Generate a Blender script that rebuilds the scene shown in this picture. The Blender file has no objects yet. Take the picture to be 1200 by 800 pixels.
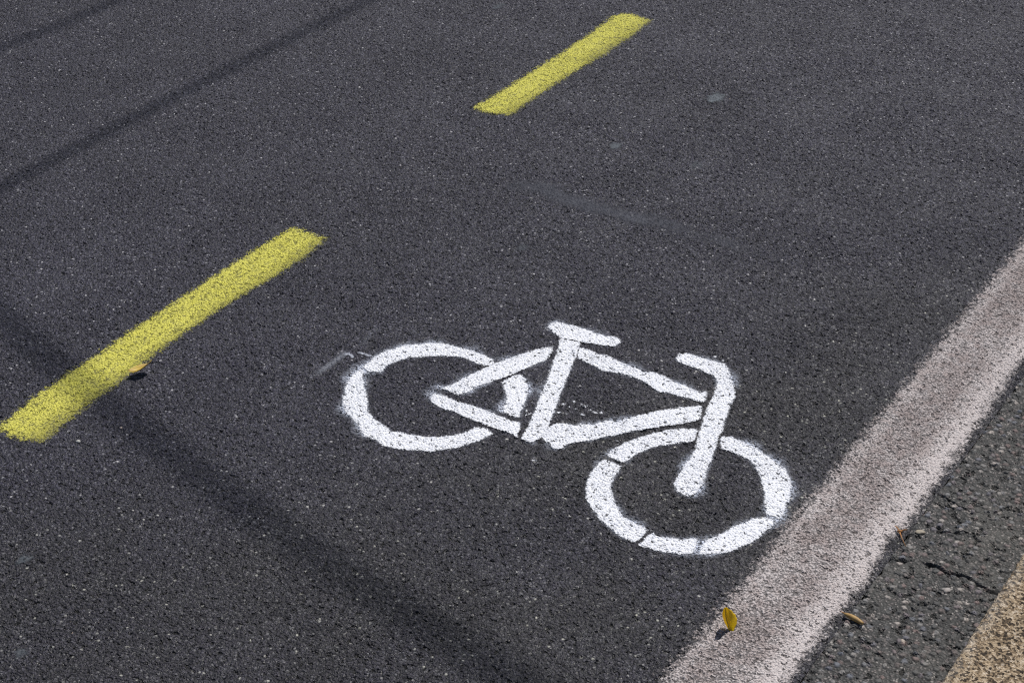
import bpy, bmesh, math, random
import numpy as np
from mathutils import Vector, Matrix, noise

WHITE_HOLE, YEL_HOLE = 0.06, 0.26
LEAF_H, GRIT_N, SUN_E, EXPOSURE = 0.043, 600, 4.0, 0.0

# outlines of the painted marks in metres on the road (x across the road, y along it)
STROKES = {
  'rw_top': [(-1.7638,2.0779),(-1.7645,2.1164),(-1.7580,2.1475),(-1.7393,2.1760),(-1.7221,2.1933),(-1.7031,2.2082),(-1.6819,2.2200),(-1.6549,2.2236),(-1.6277,2.2264),(-1.5990,2.2269),(-1.5729,2.2225),(-1.5646,2.2158),(-1.5640,2.2079),(-1.5734,2.1978),(-1.5879,2.1967),(-1.6196,2.2009),(-1.6425,2.1920),(-1.6638,2.1808),(-1.6834,2.1672),(-1.7081,2.1472),(-1.7217,2.1255),(-1.7277,2.1019),(-1.7238,2.0811),(-1.7341,2.0765),(-1.7502,2.0716)],
  'rw_left': [(-1.7614,2.0681),(-1.7638,2.0584),(-1.7641,2.0435),(-1.7533,2.0144),(-1.7382,1.9852),(-1.7215,1.9639),(-1.7028,1.9474),(-1.6794,1.9371),(-1.6531,1.9229),(-1.6269,1.9060),(-1.6055,1.9073),(-1.5822,1.9010),(-1.5587,1.9067),(-1.5369,1.9142),(-1.5173,1.9248),(-1.5025,1.9295),(-1.4891,1.9435),(-1.4713,1.9617),(-1.4588,1.9824),(-1.4493,1.9999),(-1.4437,2.0180),(-1.4416,2.0282),(-1.4551,2.0348),(-1.4709,2.0341),(-1.4784,2.0266),(-1.4838,2.0054),(-1.4985,1.9875),(-1.5146,1.9717),(-1.5337,1.9601),(-1.5636,1.9506),(-1.5873,1.9451),(-1.5983,1.9398),(-1.6050,1.9462),(-1.6230,1.9503),(-1.6470,1.9569),(-1.6659,1.9668),(-1.6818,1.9850),(-1.6995,2.0056),(-1.7202,2.0248),(-1.7381,2.0430),(-1.7497,2.0555),(-1.7508,2.0647)],
  'rw_right': [(-1.5158,2.1684),(-1.5126,2.1833),(-1.5081,2.1990),(-1.4990,2.2078),(-1.4847,2.2003),(-1.4700,2.1834),(-1.4566,2.1629),(-1.4461,2.1411),(-1.4382,2.1180),(-1.4304,2.0951),(-1.4329,2.0906),(-1.4475,2.0908),(-1.4609,2.0918),(-1.4695,2.1020),(-1.4729,2.1154),(-1.4807,2.1325),(-1.4925,2.1474),(-1.5055,2.1586)],
  'seat_stay': [(-1.6070,2.0985),(-1.5966,2.1000),(-1.5911,2.1056),(-1.5862,2.1256),(-1.5819,2.1412),(-1.5778,2.1599),(-1.5699,2.1844),(-1.5609,2.2131),(-1.5449,2.2461),(-1.5289,2.2795),(-1.5147,2.3017),(-1.5001,2.3174),(-1.4871,2.2880),(-1.4873,2.2677),(-1.4971,2.2452),(-1.5080,2.2187),(-1.5172,2.1902),(-1.5295,2.1666),(-1.5366,2.1493),(-1.5468,2.1367),(-1.5467,2.1176),(-1.5526,2.1045),(-1.5601,2.0936),(-1.5782,2.0953),(-1.5921,2.0963)],
  'chain_stay': [(-1.5998,2.0726),(-1.5919,2.0774),(-1.5712,2.0774),(-1.5423,2.0762),(-1.5167,2.0794),(-1.4951,2.0802),(-1.4694,2.0774),(-1.4522,2.0788),(-1.4336,2.0780),(-1.4165,2.0794),(-1.4079,2.0636),(-1.3992,2.0423),(-1.4149,2.0445),(-1.4300,2.0457),(-1.4463,2.0432),(-1.4742,2.0442),(-1.5015,2.0441),(-1.5313,2.0473),(-1.5577,2.0451),(-1.5784,2.0480),(-1.5928,2.0549),(-1.5990,2.0636)],
  'seat_tube': [(-1.5019,2.3472),(-1.4837,2.3514),(-1.4641,2.3563),(-1.4561,2.3372),(-1.4434,2.3077),(-1.4336,2.2771),(-1.4226,2.2445),(-1.4117,2.2125),(-1.3965,2.1713),(-1.3818,2.1309),(-1.3702,2.0987),(-1.3615,2.0713),(-1.3636,2.0582),(-1.3683,2.0436),(-1.3772,2.0411),(-1.3901,2.0420),(-1.3947,2.0598),(-1.4054,2.0953),(-1.4175,2.1306),(-1.4297,2.1636),(-1.4423,2.2003),(-1.4596,2.2448),(-1.4757,2.2848),(-1.4872,2.3149)],
  'saddle': [(-1.5451,2.3701),(-1.5461,2.3837),(-1.5396,2.3948),(-1.5265,2.3955),(-1.5078,2.3962),(-1.4907,2.3995),(-1.4713,2.3989),(-1.4521,2.3983),(-1.4337,2.3989),(-1.4184,2.4047),(-1.4056,2.4021),(-1.3983,2.3927),(-1.4019,2.3769),(-1.4197,2.3695),(-1.4405,2.3637),(-1.4600,2.3588),(-1.4717,2.3565),(-1.4852,2.3539),(-1.5035,2.3498),(-1.5168,2.3557),(-1.5331,2.3633)],
  'top_tube': [(-1.4513,2.3265),(-1.4520,2.3397),(-1.4367,2.3422),(-1.4156,2.3380),(-1.3964,2.3429),(-1.3756,2.3388),(-1.3549,2.3347),(-1.3332,2.3347),(-1.3088,2.3299),(-1.2982,2.3396),(-1.2742,2.3380),(-1.2489,2.3307),(-1.2226,2.3308),(-1.2030,2.3268),(-1.1848,2.3347),(-1.1771,2.3237),(-1.1722,2.3049),(-1.1838,2.3009),(-1.2057,2.3000),(-1.2213,2.2968),(-1.2395,2.2983),(-1.2578,2.2903),(-1.2750,2.2957),(-1.3017,2.3051),(-1.3151,2.3066),(-1.3325,2.3058),(-1.3513,2.3041),(-1.3647,2.2992),(-1.3810,2.2959),(-1.4031,2.3022),(-1.4266,2.3045),(-1.4378,2.3077)],
  'down_tube': [(-1.3652,2.0661),(-1.3699,2.0899),(-1.3614,2.1100),(-1.3526,2.1184),(-1.3423,2.1217),(-1.3319,2.1221),(-1.3231,2.1334),(-1.3129,2.1396),(-1.3039,2.1392),(-1.3003,2.1534),(-1.2927,2.1640),(-1.2838,2.1695),(-1.2722,2.1675),(-1.2698,2.1780),(-1.2622,2.1947),(-1.2476,2.2113),(-1.2303,2.2356),(-1.2142,2.2530),(-1.1969,2.2682),(-1.1839,2.2822),(-1.1711,2.2901),(-1.1611,2.2716),(-1.1551,2.2511),(-1.1692,2.2334),(-1.1896,2.2090),(-1.2061,2.1929),(-1.2257,2.1735),(-1.2428,2.1527),(-1.2579,2.1346),(-1.2729,2.1166),(-1.2866,2.0965),(-1.3041,2.0829),(-1.3141,2.0709),(-1.3138,2.0566),(-1.3224,2.0484),(-1.3326,2.0480),(-1.3392,2.0556),(-1.3533,2.0586)],
  'handlebar': [(-1.2843,2.4009),(-1.2859,2.4167),(-1.2765,2.4257),(-1.2630,2.4272),(-1.2481,2.4262),(-1.2306,2.4268),(-1.2146,2.4299),(-1.1986,2.4296),(-1.1868,2.4204),(-1.1750,2.4047),(-1.1621,2.3899),(-1.1438,2.3629),(-1.1562,2.3522),(-1.1602,2.3403),(-1.1629,2.3292),(-1.1655,2.3245),(-1.1731,2.3451),(-1.1794,2.3634),(-1.1897,2.3796),(-1.2015,2.3886),(-1.2133,2.3879),(-1.2293,2.3913),(-1.2466,2.3906),(-1.2654,2.3924),(-1.2775,2.3950)],
  'fork': [(-1.1607,2.3478),(-1.1587,2.3570),(-1.1508,2.3649),(-1.1406,2.3585),(-1.1344,2.3466),(-1.1310,2.3269),(-1.1215,2.2958),(-1.1146,2.2698),(-1.1053,2.2427),(-1.0998,2.2166),(-1.0896,2.1881),(-1.0830,2.1664),(-1.0767,2.1393),(-1.0691,2.1161),(-1.0616,2.0933),(-1.0598,2.0781),(-1.0593,2.0623),(-1.0654,2.0531),(-1.0761,2.0492),(-1.0901,2.0541),(-1.1015,2.0660),(-1.1059,2.0825),(-1.1089,2.1028),(-1.1132,2.1253),(-1.1138,2.1475),(-1.1193,2.1728),(-1.1298,2.2012),(-1.1392,2.2249),(-1.1475,2.2527),(-1.1572,2.2832),(-1.1645,2.3065),(-1.1655,2.3245),(-1.1641,2.3379)],
  'fw_top': [(-1.2387,2.0767),(-1.2388,2.0968),(-1.2338,2.1171),(-1.2276,2.1326),(-1.2188,2.1497),(-1.2087,2.1676),(-1.1973,2.1834),(-1.1840,2.1990),(-1.1669,2.2139),(-1.1505,2.2239),(-1.1418,2.2203),(-1.1359,2.2033),(-1.1331,2.1889),(-1.1475,2.1787),(-1.1601,2.1652),(-1.1739,2.1509),(-1.1877,2.1309),(-1.1952,2.1148),(-1.2003,2.1003),(-1.2016,2.0824),(-1.2053,2.0745),(-1.2201,2.0767)],
  'fw_left': [(-1.2386,2.0654),(-1.2275,2.0665),(-1.2127,2.0643),(-1.2041,2.0639),(-1.2005,2.0494),(-1.1970,2.0321),(-1.1922,2.0158),(-1.1845,2.0015),(-1.1733,1.9868),(-1.1592,1.9714),(-1.1453,1.9589),(-1.1315,1.9491),(-1.1165,1.9454),(-1.1004,1.9424),(-1.0866,1.9433),(-1.0810,1.9391),(-1.0793,1.9224),(-1.0797,1.9095),(-1.0811,1.9011),(-1.0947,1.9028),(-1.1072,1.9026),(-1.1232,1.9080),(-1.1426,1.9164),(-1.1576,1.9226),(-1.1739,1.9334),(-1.1903,1.9443),(-1.2081,1.9600),(-1.2201,1.9796),(-1.2299,1.9982),(-1.2360,2.0192),(-1.2385,2.0400),(-1.2398,2.0561)],
  'fw_bottom': [(-1.0722,1.8992),(-1.0717,1.9119),(-1.0723,1.9267),(-1.0697,1.9359),(-1.0572,1.9360),(-1.0458,1.9380),(-1.0332,1.9432),(-1.0206,1.9485),(-1.0100,1.9575),(-0.9998,1.9614),(-0.9961,1.9461),(-0.9904,1.9299),(-0.9975,1.9205),(-1.0089,1.9135),(-1.0282,1.9065),(-1.0485,1.9014),(-1.0608,1.9012)],
  'fw_lowright': [(-0.9878,1.9562),(-0.9869,1.9718),(-0.9797,1.9813),(-0.9733,1.9953),(-0.9693,2.0054),(-0.9662,2.0200),(-0.9611,2.0309),(-0.9537,2.0405),(-0.9496,2.0534),(-0.9434,2.0624),(-0.9330,2.0662),(-0.9238,2.0693),(-0.9142,2.0623),(-0.9152,2.0489),(-0.9185,2.0342),(-0.9196,2.0184),(-0.9230,2.0012),(-0.9319,1.9833),(-0.9408,1.9654),(-0.9528,1.9506),(-0.9689,1.9382),(-0.9803,1.9311),(-0.9842,1.9411)],
  'fw_right': [(-1.0960,2.2219),(-1.0957,2.2308),(-1.0833,2.2355),(-1.0674,2.2335),(-1.0517,2.2315),(-1.0336,2.2281),(-1.0135,2.2204),(-0.9936,2.2127),(-0.9773,2.2086),(-0.9624,2.2010),(-0.9482,2.1848),(-0.9356,2.1653),(-0.9278,2.1430),(-0.9210,2.1259),(-0.9159,2.1028),(-0.9125,2.0866),(-0.9121,2.0765),(-0.9211,2.0761),(-0.9334,2.0763),(-0.9401,2.0774),(-0.9428,2.0888),(-0.9504,2.0947),(-0.9542,2.1055),(-0.9624,2.1218),(-0.9752,2.1409),(-0.9860,2.1561),(-0.9981,2.1707),(-1.0118,2.1819),(-1.0268,2.1924),(-1.0410,2.1950),(-1.0554,2.1976),(-1.0674,2.1988),(-1.0808,2.1963),(-1.0902,2.2079)],
}
DASH_NEAR = [(-2.1993,1.5862),(-2.2180,1.6962),(-2.2178,1.8415),(-2.2231,1.9640),(-2.2220,2.0933),(-2.2232,2.2323),(-2.2202,2.3357),(-2.2146,2.4147),(-2.2006,2.4231),(-2.1251,2.4175),(-2.1148,2.3294),(-2.1179,2.2520),(-2.1286,2.1496),(-2.1315,2.0015),(-2.1275,1.9098),(-2.1201,1.8403),(-2.1161,1.7392),(-2.1024,1.6123),(-2.1039,1.5995),(-2.1420,1.5851),(-2.1666,1.5820)]
DASH_FAR = [(-2.2155,3.0970),(-2.2131,3.1367),(-2.2101,3.2502),(-2.2088,3.3552),(-2.2056,3.4771),(-2.2081,3.6131),(-2.2125,3.7407),(-2.2077,3.7634),(-2.1864,3.7757),(-2.1515,3.7691),(-2.1179,3.7687),(-2.1137,3.7125),(-2.1089,3.6260),(-2.1073,3.5218),(-2.1193,3.4190),(-2.1221,3.3129),(-2.1230,3.2224),(-2.1189,3.1053),(-2.1552,3.0946),(-2.1936,3.0937)]
SCUFF = [(-1.9148,2.8146),(-1.8513,2.8430),(-1.8065,2.8242),(-1.7117,2.8271),(-1.5885,2.8309),(-1.4656,2.8282),(-1.3466,2.8257),(-1.2401,2.8219)]
SCRAPE_A = [(-1.8226,2.0014),(-1.8223,2.0311),(-1.8212,2.0652),(-1.8210,2.0957)]
SCRAPE_B = [(-1.8133,2.1380),(-1.8167,2.1637),(-1.8221,2.1921)]
SCRAPE_BITS = [[(-1.8191,2.0934),(-1.8155,2.0990),(-1.8064,2.0977),(-1.8014,2.0940)],[(-1.7994,2.1122),(-1.7907,2.1140)],[(-1.7848,2.1142),(-1.7753,2.1149)]]
GUM = [(-1.7495,3.4295),(-1.8233,3.0936),(-1.6215,3.1006),(-1.7536,2.6024),(-1.8900,1.3517),(-1.7295,1.1988),(-2.5147,3.6482)]
GUM_R = [0.0418, 0.0332, 0.0324, 0.0271, 0.0258, 0.0241, 0.0357]
SPATTER = [(-1.3832,2.1701),(-1.3698,2.1674),(-1.3718,2.1848),(-1.3580,2.1669),(-1.3544,2.1784),(-1.3538,2.1833),(-1.3473,2.1842),(-1.3367,2.1584),(-1.3315,2.1585),(-1.3333,2.1788),(-1.3131,2.1804),(-1.3626,2.1457),(-1.3769,2.1430),(-1.3228,2.1761),(-1.2464,2.1225),(-1.2407,2.1173),(-1.2260,2.4446),(-1.2079,2.4406),(-1.2046,2.2666),(-1.2020,2.2712),(-1.1936,2.2810),(-1.3390,2.0011),(-1.3417,2.0079),(-1.4288,2.1175),(-1.4199,2.1107),(-1.5476,2.3634)]
CRACK = [(-0.7470,2.0461),(-0.7329,2.0597),(-0.7174,2.0766),(-0.7031,2.0830),(-0.6889,2.0966),(-0.6699,2.0986),(-0.6567,2.0972),(-0.6360,2.0909),(-0.6211,2.0954),(-0.6055,2.0979),(-0.5886,2.0896),(-0.5747,2.0889),(-0.5564,2.0909),(-0.5477,2.0893)]
CRACK_B = [(-0.7443,2.0334),(-0.7383,1.9945),(-0.7395,1.9659),(-0.7396,1.9292),(-0.7419,1.9098)]
CRACKS_FINE = [[(-0.7127,2.2673),(-0.6990,2.2625),(-0.6834,2.2563),(-0.6692,2.2572),(-0.6566,2.2545)],[(-0.6787,2.1795),(-0.6630,2.1867),(-0.6485,2.2007),(-0.6362,2.1982),(-0.6232,2.1938)],[(-0.6275,2.2725),(-0.6167,2.2895),(-0.6027,2.2981)],[(-0.7615,2.2994),(-0.7291,2.2786),(-0.7127,2.2673)]]
PTS = dict(leaf1=(-0.8569,1.7997),leaf2=(-2.0979,1.8374),twig=(-0.7297,2.1355),pod=(-0.7107,1.9146),peb1=(-2.0478,1.6308),peb2=(-2.0125,1.7003),peb3=(-0.7083,2.1638),peb4=(-0.6187,2.0546),peb5=(-0.6308,1.9127),green=(-0.8818,1.8662))
VIEW = [(-3.7354,3.0050),(-1.3360,4.3776),(-0.4506,1.9240),(-1.7111,1.1379)]
MIST = [(-1.230,2.071,1.1),(-1.775,2.040,1.0),(-1.714,1.950,0.9),(-1.654,1.910,0.7),(-1.772,2.126,0.9),(-1.753,2.181,0.7),(-1.705,2.224,0.9),(-1.622,2.247,1.0),(-1.549,2.230,1.0),(-1.616,2.082,1.2),(-1.594,2.150,0.8),(-1.460,2.174,1.0),(-1.470,2.105,1.1),(-1.443,2.078,0.6),(-1.476,2.271,0.4),(-1.544,2.392,0.5),(-1.458,2.409,0.7),(-1.335,2.340,0.8),(-1.236,2.339,0.9),(-1.162,2.396,1.0),(-1.235,2.434,0.5),(-0.984,2.225,1.0),(-0.928,2.156,1.0),(-0.922,2.078,1.1),(-1.040,2.241,0.9),(-1.117,2.132,1.0),(-1.056,2.078,0.9),(-1.103,1.941,0.8),(-1.313,2.140,0.7),(-1.274,2.176,0.7),(-0.989,1.948,1.6),(-1.148,1.963,0.6),(-1.764,2.073,1.6),(-1.738,2.043,0.8),(-1.033,1.943,0.4),(-0.954,2.033,0.5),(-1.246,2.058,0.3),(-1.353,2.050,0.5),(-1.555,2.135,0.7)]

# ------------------------------------------------------------------ scene basics
random.seed(7)
rng = np.random.default_rng(11)
sc = bpy.context.scene
col = sc.collection
CAM_H = 1.8
FOCAL_PX, PITCH, ROLL, YAW = 2062.0, math.radians(32.88), math.radians(-1.8), math.radians(34.5)
SUN_EL = math.radians(57.0)
D = 0.002                 # fine lattice of the road surface
XJ = -0.722               # joint between carriageway and gutter
X0, Y0 = XJ - 0.25 * 16, 0.5   # lattice origin (west, south)


def tag(o, label=None, cat=None, group=None, kind=None):
    if label: o['label'] = label
    if cat: o['category'] = cat
    if group: o['group'] = group
    if kind: o['kind'] = kind
    return o


def link(o, parent=None):
    col.objects.link(o)
    if parent is not None:
        o.parent = parent
    return o


def empty(name, loc):
    o = bpy.data.objects.new(name, None)
    o.location = loc
    o.empty_display_size = 0.05
    return link(o)


# ------------------------------------------------------------------ mesh helpers
def raw_mesh(name, co, quads, mat, parent=None, attrs=None, smooth=True, loc=(0, 0, 0)):
    me = bpy.data.meshes.new(name)
    co = np.asarray(co, np.float32)
    quads = np.asarray(quads, np.int32)
    me.vertices.add(len(co))
    me.vertices.foreach_set('co', (co - np.asarray(loc, np.float32)).ravel())
    n, k = quads.shape
    me.loops.add(n * k)
    me.loops.foreach_set('vertex_index', quads.ravel())
    me.polygons.add(n)
    me.polygons.foreach_set('loop_start', np.arange(0, n * k, k, dtype=np.int32))
    for an, av in (attrs or {}).items():
        a = me.attributes.new(an, 'FLOAT', 'POINT')
        a.data.foreach_set('value', np.asarray(av, np.float32).ravel())
    me.update(calc_edges=True)
    if smooth:
        me.polygons.foreach_set('use_smooth', np.ones(n, dtype=bool))
    me.materials.append(mat)
    o = bpy.data.objects.new(name, me)
    if parent is None:
        o.location = loc
    return link(o, parent)


def cells_to_mesh(mask, i0, j0, z):
    """mask over lattice cells -> vertex coordinates, quads and the vertex lattice indices"""
    nx, ny = mask.shape
    vm = np.zeros((nx + 1, ny + 1), bool)
    vm[:-1, :-1] |= mask; vm[1:, :-1] |= mask; vm[:-1, 1:] |= mask; vm[1:, 1:] |= mask
    ids = np.cumsum(vm.ravel()).reshape(vm.shape).astype(np.int32) - 1
    ii, jj = np.nonzero(vm)
    co = np.stack([X0 + (ii + i0) * D, Y0 + (jj + j0) * D, np.full(len(ii), z)], 1)
    a, b = np.nonzero(mask)
    q = np.stack([ids[a, b], ids[a + 1, b], ids[a + 1, b + 1], ids[a, b + 1]], 1)
    return co, q, vm


def poly_sd(px, py, poly):
    """signed distance, positive inside"""
    P = np.asarray(poly); Q = np.roll(P, -1, 0)
    best = np.full(px.shape, 1e9); ins = np.zeros(px.shape, bool)
    for (ax, ay), (bx, by) in zip(P, Q):
        dx, dy = bx - ax, by - ay
        t = np.clip(((px - ax) * dx + (py - ay) * dy) / (dx * dx + dy * dy + 1e-12), 0, 1)
        best = np.minimum(best, (px - ax - t * dx) ** 2 + (py - ay - t * dy) ** 2)
        c = (ay > py) != (by > py)
        ins ^= c & (px < (bx - ax) * (py - ay) / (by - ay + 1e-12) + ax)
    d = np.sqrt(best)
    return np.where(ins, d, -d)


def line_d(px, py, pts):
    best = np.full(px.shape, 1e9)
    for (ax, ay), (bx, by) in zip(pts[:-1], pts[1:]):
        dx, dy = bx - ax, by - ay
        t = np.clip(((px - ax) * dx + (py - ay) * dy) / (dx * dx + dy * dy + 1e-12), 0, 1)
        best = np.minimum(best, (px - ax - t * dx) ** 2 + (py - ay - t * dy) ** 2)
    return np.sqrt(best)


def patch(x0, x1, y0, y1):
    i0 = int(math.floor((x0 - X0) / D)); i1 = int(math.ceil((x1 - X0) / D))
    j0 = int(math.floor((y0 - Y0) / D)); j1 = int(math.ceil((y1 - Y0) / D))
    X = X0 + np.arange(i0, i1 + 1) * D
    Y = Y0 + np.arange(j0, j1 + 1) * D
    px, py = np.meshgrid(X, Y, indexing='ij')
    return i0, j0, px, py


def paint(name, sdf, box, z, mat, parent=None, floor=-0.003, loc=(0, 0, 0), extra=None):
    """a sheet of paint cut from the road's own lattice, so it follows every stone"""
    i0, j0, px, py = patch(*box)
    sd = sdf(px, py)
    cell = np.maximum.reduce([sd[:-1, :-1], sd[1:, :-1], sd[:-1, 1:], sd[1:, 1:]]) > floor
    co, q, vm = cells_to_mesh(cell, i0, j0, z)
    at = {'sd': sd[vm], 'amp': np.ones(len(co))}
    if extra:
        for k, f in extra.items():
            at[k] = f(px, py)[vm]
    return raw_mesh(name, co, q, mat, parent, at, loc=loc)


def box_of(pts, m):
    P = np.asarray(pts)
    return (P[:, 0].min() - m, P[:, 0].max() + m, P[:, 1].min() - m, P[:, 1].max() + m)


def noise2(px, py, s, seed):
    """smooth value noise for mask shapes"""
    r = np.random.default_rng(seed).random((64, 64))
    x = px / s + 1000.0; y = py / s + 1000.0
    i = np.floor(x).astype(int); j = np.floor(y).astype(int)
    u = x - i; v = y - j
    u = u * u * (3 - 2 * u); v = v * v * (3 - 2 * v)
    g = lambda a, b: r[a % 64, b % 64]
    return (g(i, j) * (1 - u) + g(i + 1, j) * u) * (1 - v) + (g(i, j + 1) * (1 - u) + g(i + 1, j + 1) * u) * v


# ------------------------------------------------------------------ node helpers
class NT:
    def __init__(self, name):
        self.mat = bpy.data.materials.new(name)
        self.mat.use_nodes = True
        self.t = self.mat.node_tree
        self.t.nodes.clear()

    def n(self, kind, **kw):
        nd = self.t.nodes.new(kind)
        for k, v in kw.items():
            setattr(nd, k, v)
        return nd

    def put(self, sock, v):
        if v is None:
            return
        if hasattr(v, 'is_output'):
            self.t.links.new(v, sock)
        else:
            sock.default_value = v

    def m(self, op, a, b=None, c=None, clamp=False):
        nd = self.n('ShaderNodeMath', operation=op, use_clamp=clamp)
        for i, v in enumerate((a, b, c)):
            self.put(nd.inputs[i], v)
        return nd.outputs[0]

    def step(self, v, lo, hi, a=0.0, b=1.0):
        nd = self.n('ShaderNodeMapRange', interpolation_type='SMOOTHSTEP')
        for i, s in enumerate((v, lo, hi, a, b)):
            self.put(nd.inputs[i], s)
        return nd.outputs[0]

    def lin(self, v, lo, hi, a=0.0, b=1.0):
        nd = self.n('ShaderNodeMapRange')
        for i, s in enumerate((v, lo, hi, a, b)):
            self.put(nd.inputs[i], s)
        return nd.outputs[0]

    def attr(self, name):
        return self.n('ShaderNodeAttribute', attribute_name=name).outputs['Fac']

    def noise(self, vec, scale, detail=2.0, rough=0.5, dim='3D'):
        nd = self.n('ShaderNodeTexNoise', noise_dimensions=dim)
        self.put(nd.inputs['Vector'], vec); nd.inputs['Scale'].default_value = scale
        nd.inputs['Detail'].default_value = detail; nd.inputs['Roughness'].default_value = rough
        return nd.outputs['Fac']

    def voro(self, vec, scale, feature='F1', dim='2D', rand=1.0):
        nd = self.n('ShaderNodeTexVoronoi', feature=feature, voronoi_dimensions=dim)
        self.put(nd.inputs['Vector'], vec); nd.inputs['Scale'].default_value = scale
        nd.inputs['Randomness'].default_value = rand
        return nd

    def ramp(self, v, stops, interp='LINEAR'):
        nd = self.n('ShaderNodeValToRGB')
        self.put(nd.inputs[0], v)
        cr = nd.color_ramp; cr.interpolation = interp
        while len(cr.elements) < len(stops):
            cr.elements.new(0.5)
        for e, (p, c) in zip(cr.elements, stops):
            e.position = p
            e.color = (c[0], c[1], c[2], 1) if not isinstance(c, float) else (c, c, c, 1)
        return nd.outputs[0]

    def mix(self, f, a, b, blend='MIX'):
        nd = self.n('ShaderNodeMix', data_type='RGBA', blend_type=blend)
        self.put(nd.inputs[0], f); self.put(nd.inputs[6], a); self.put(nd.inputs[7], b)
        return nd.outputs[2]

    def xy(self):
        g = self.n('ShaderNodeNewGeometry')
        s = self.n('ShaderNodeSeparateXYZ'); self.t.links.new(g.outputs['Position'], s.inputs[0])
        c = self.n('ShaderNodeCombineXYZ')
        self.t.links.new(s.outputs[0], c.inputs[0]); self.t.links.new(s.outputs[1], c.inputs[1])
        return c.outputs[0]

    def vadd(self, a, b, k):
        nd = self.n('ShaderNodeVectorMath', operation='MULTIPLY_ADD')
        self.put(nd.inputs[0], b); self.put(nd.inputs[1], (k, k, 0)); self.put(nd.inputs[2], a)
        return nd.outputs[0]

    def surface(self, color, rough=0.8, spec=0.4, alpha=None, height=None, trans=0.0):
        b = self.n('ShaderNodeBsdfPrincipled')
        self.put(b.inputs['Base Color'], color); self.put(b.inputs['Roughness'], rough)
        self.put(b.inputs['Specular IOR Level'], spec)
        sh = b.outputs[0]
        if trans:
            tr = self.n('ShaderNodeBsdfTranslucent'); self.put(tr.inputs[0], color)
            mx = self.n('ShaderNodeMixShader'); mx.inputs[0].default_value = trans
            self.t.links.new(sh, mx.inputs[1]); self.t.links.new(tr.outputs[0], mx.inputs[2]); sh = mx.outputs[0]
        if alpha is not None:
            tr = self.n('ShaderNodeBsdfTransparent'); mx = self.n('ShaderNodeMixShader')
            self.put(mx.inputs[0], alpha)
            self.t.links.new(tr.outputs[0], mx.inputs[1]); self.t.links.new(sh, mx.inputs[2]); sh = mx.outputs[0]
        out = self.n('ShaderNodeOutputMaterial')
        self.t.links.new(sh, out.inputs['Surface'])
        if height is not None:
            dn = self.n('ShaderNodeDisplacement'); dn.inputs['Midlevel'].default_value = 0
            dn.inputs['Scale'].default_value = 1.0
            self.put(dn.inputs['Height'], height)
            self.t.links.new(dn.outputs[0], out.inputs['Displacement'])
            self.mat.displacement_method = 'BOTH'
        return self.mat


def sep(nt, c):
    s = nt.n('ShaderNodeSeparateColor'); nt.t.links.new(c, s.inputs[0])
    return s.outputs


def fine_field(nt):
    """the dense carriageway asphalt: 5 mm chippings in a bitumen bed with open pits"""
    p = nt.xy()
    wn = nt.n('ShaderNodeTexNoise'); nt.put(wn.inputs['Vector'], p); wn.inputs['Scale'].default_value = 120
    pw = nt.vadd(p, wn.outputs['Color'], 0.004)
    v1 = nt.voro(pw, FINE_SCALE)
    v2 = nt.voro(pw, FINE_SCALE * 2.3)
    r = sep(nt, v1.outputs['Color'])
    dome = nt.step(v1.outputs['Distance'], 0.62, 0.12)
    small = nt.step(v2.outputs['Distance'], 0.7, 0.1)
    up = nt.m('MULTIPLY', dome, nt.lin(r[0], 0, 1, 0.25, 1.0))
    pit = nt.step(nt.noise(p, 105, 2, 0.6), 0.57, 0.70)
    # tight, rolled-in areas and open areas of the mat
    opn = nt.lin(nt.noise(p, 5.0, 3, 0.6), 0.35, 0.65, 0.72, 1.05)
    h = nt.m('ADD', nt.m('MULTIPLY', up, 0.0024), nt.m('MULTIPLY', small, 0.0007))
    h = nt.m('SUBTRACT', h, nt.m('MULTIPLY', pit, 0.0036))
    h = nt.m('MULTIPLY', h, opn)
    h = nt.m('MULTIPLY', h, nt.attr('amp'))
    return dict(p=p, pw=pw, dome=dome, small=small, r=r, pit=pit, h=h, opn=opn, r2=sep(nt, v2.outputs['Color']))


def coarse_field(nt):
    p = nt.xy()
    wn = nt.n('ShaderNodeTexNoise'); nt.put(wn.inputs['Vector'], p); wn.inputs['Scale'].default_value = 70
    pw = nt.vadd(p, wn.outputs['Color'], 0.007)
    v1 = nt.voro(pw, 84)
    v2 = nt.voro(pw, 230)
    r = sep(nt, v1.outputs['Color']); r2 = sep(nt, v2.outputs['Color'])
    dome = nt.step(v1.outputs['Distance'], 0.55, 0.2)
    big = nt.step(r[1], 0.35, 0.55)
    small = nt.step(v2.outputs['Distance'], 0.68, 0.12)
    pit = nt.step(nt.noise(p, 55, 3, 0.6), 0.56, 0.68)
    h = nt.m('ADD', nt.m('MULTIPLY', nt.m('MULTIPLY', dome, big), 0.0027),
             nt.m('MULTIPLY', nt.m('MULTIPLY', small, r2[0]), 0.0016))
    h = nt.m('SUBTRACT', h, nt.m('MULTIPLY', pit, 0.0040))
    h = nt.m('SUBTRACT', h, nt.m('MULTIPLY', nt.attr('crack'), 0.0055))
    h = nt.m('MULTIPLY', h, nt.attr('amp'))
    return dict(p=p, dome=dome, big=big, small=small, r=r, r2=r2, pit=pit, h=h)


FINE_SCALE = 185.0


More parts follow.
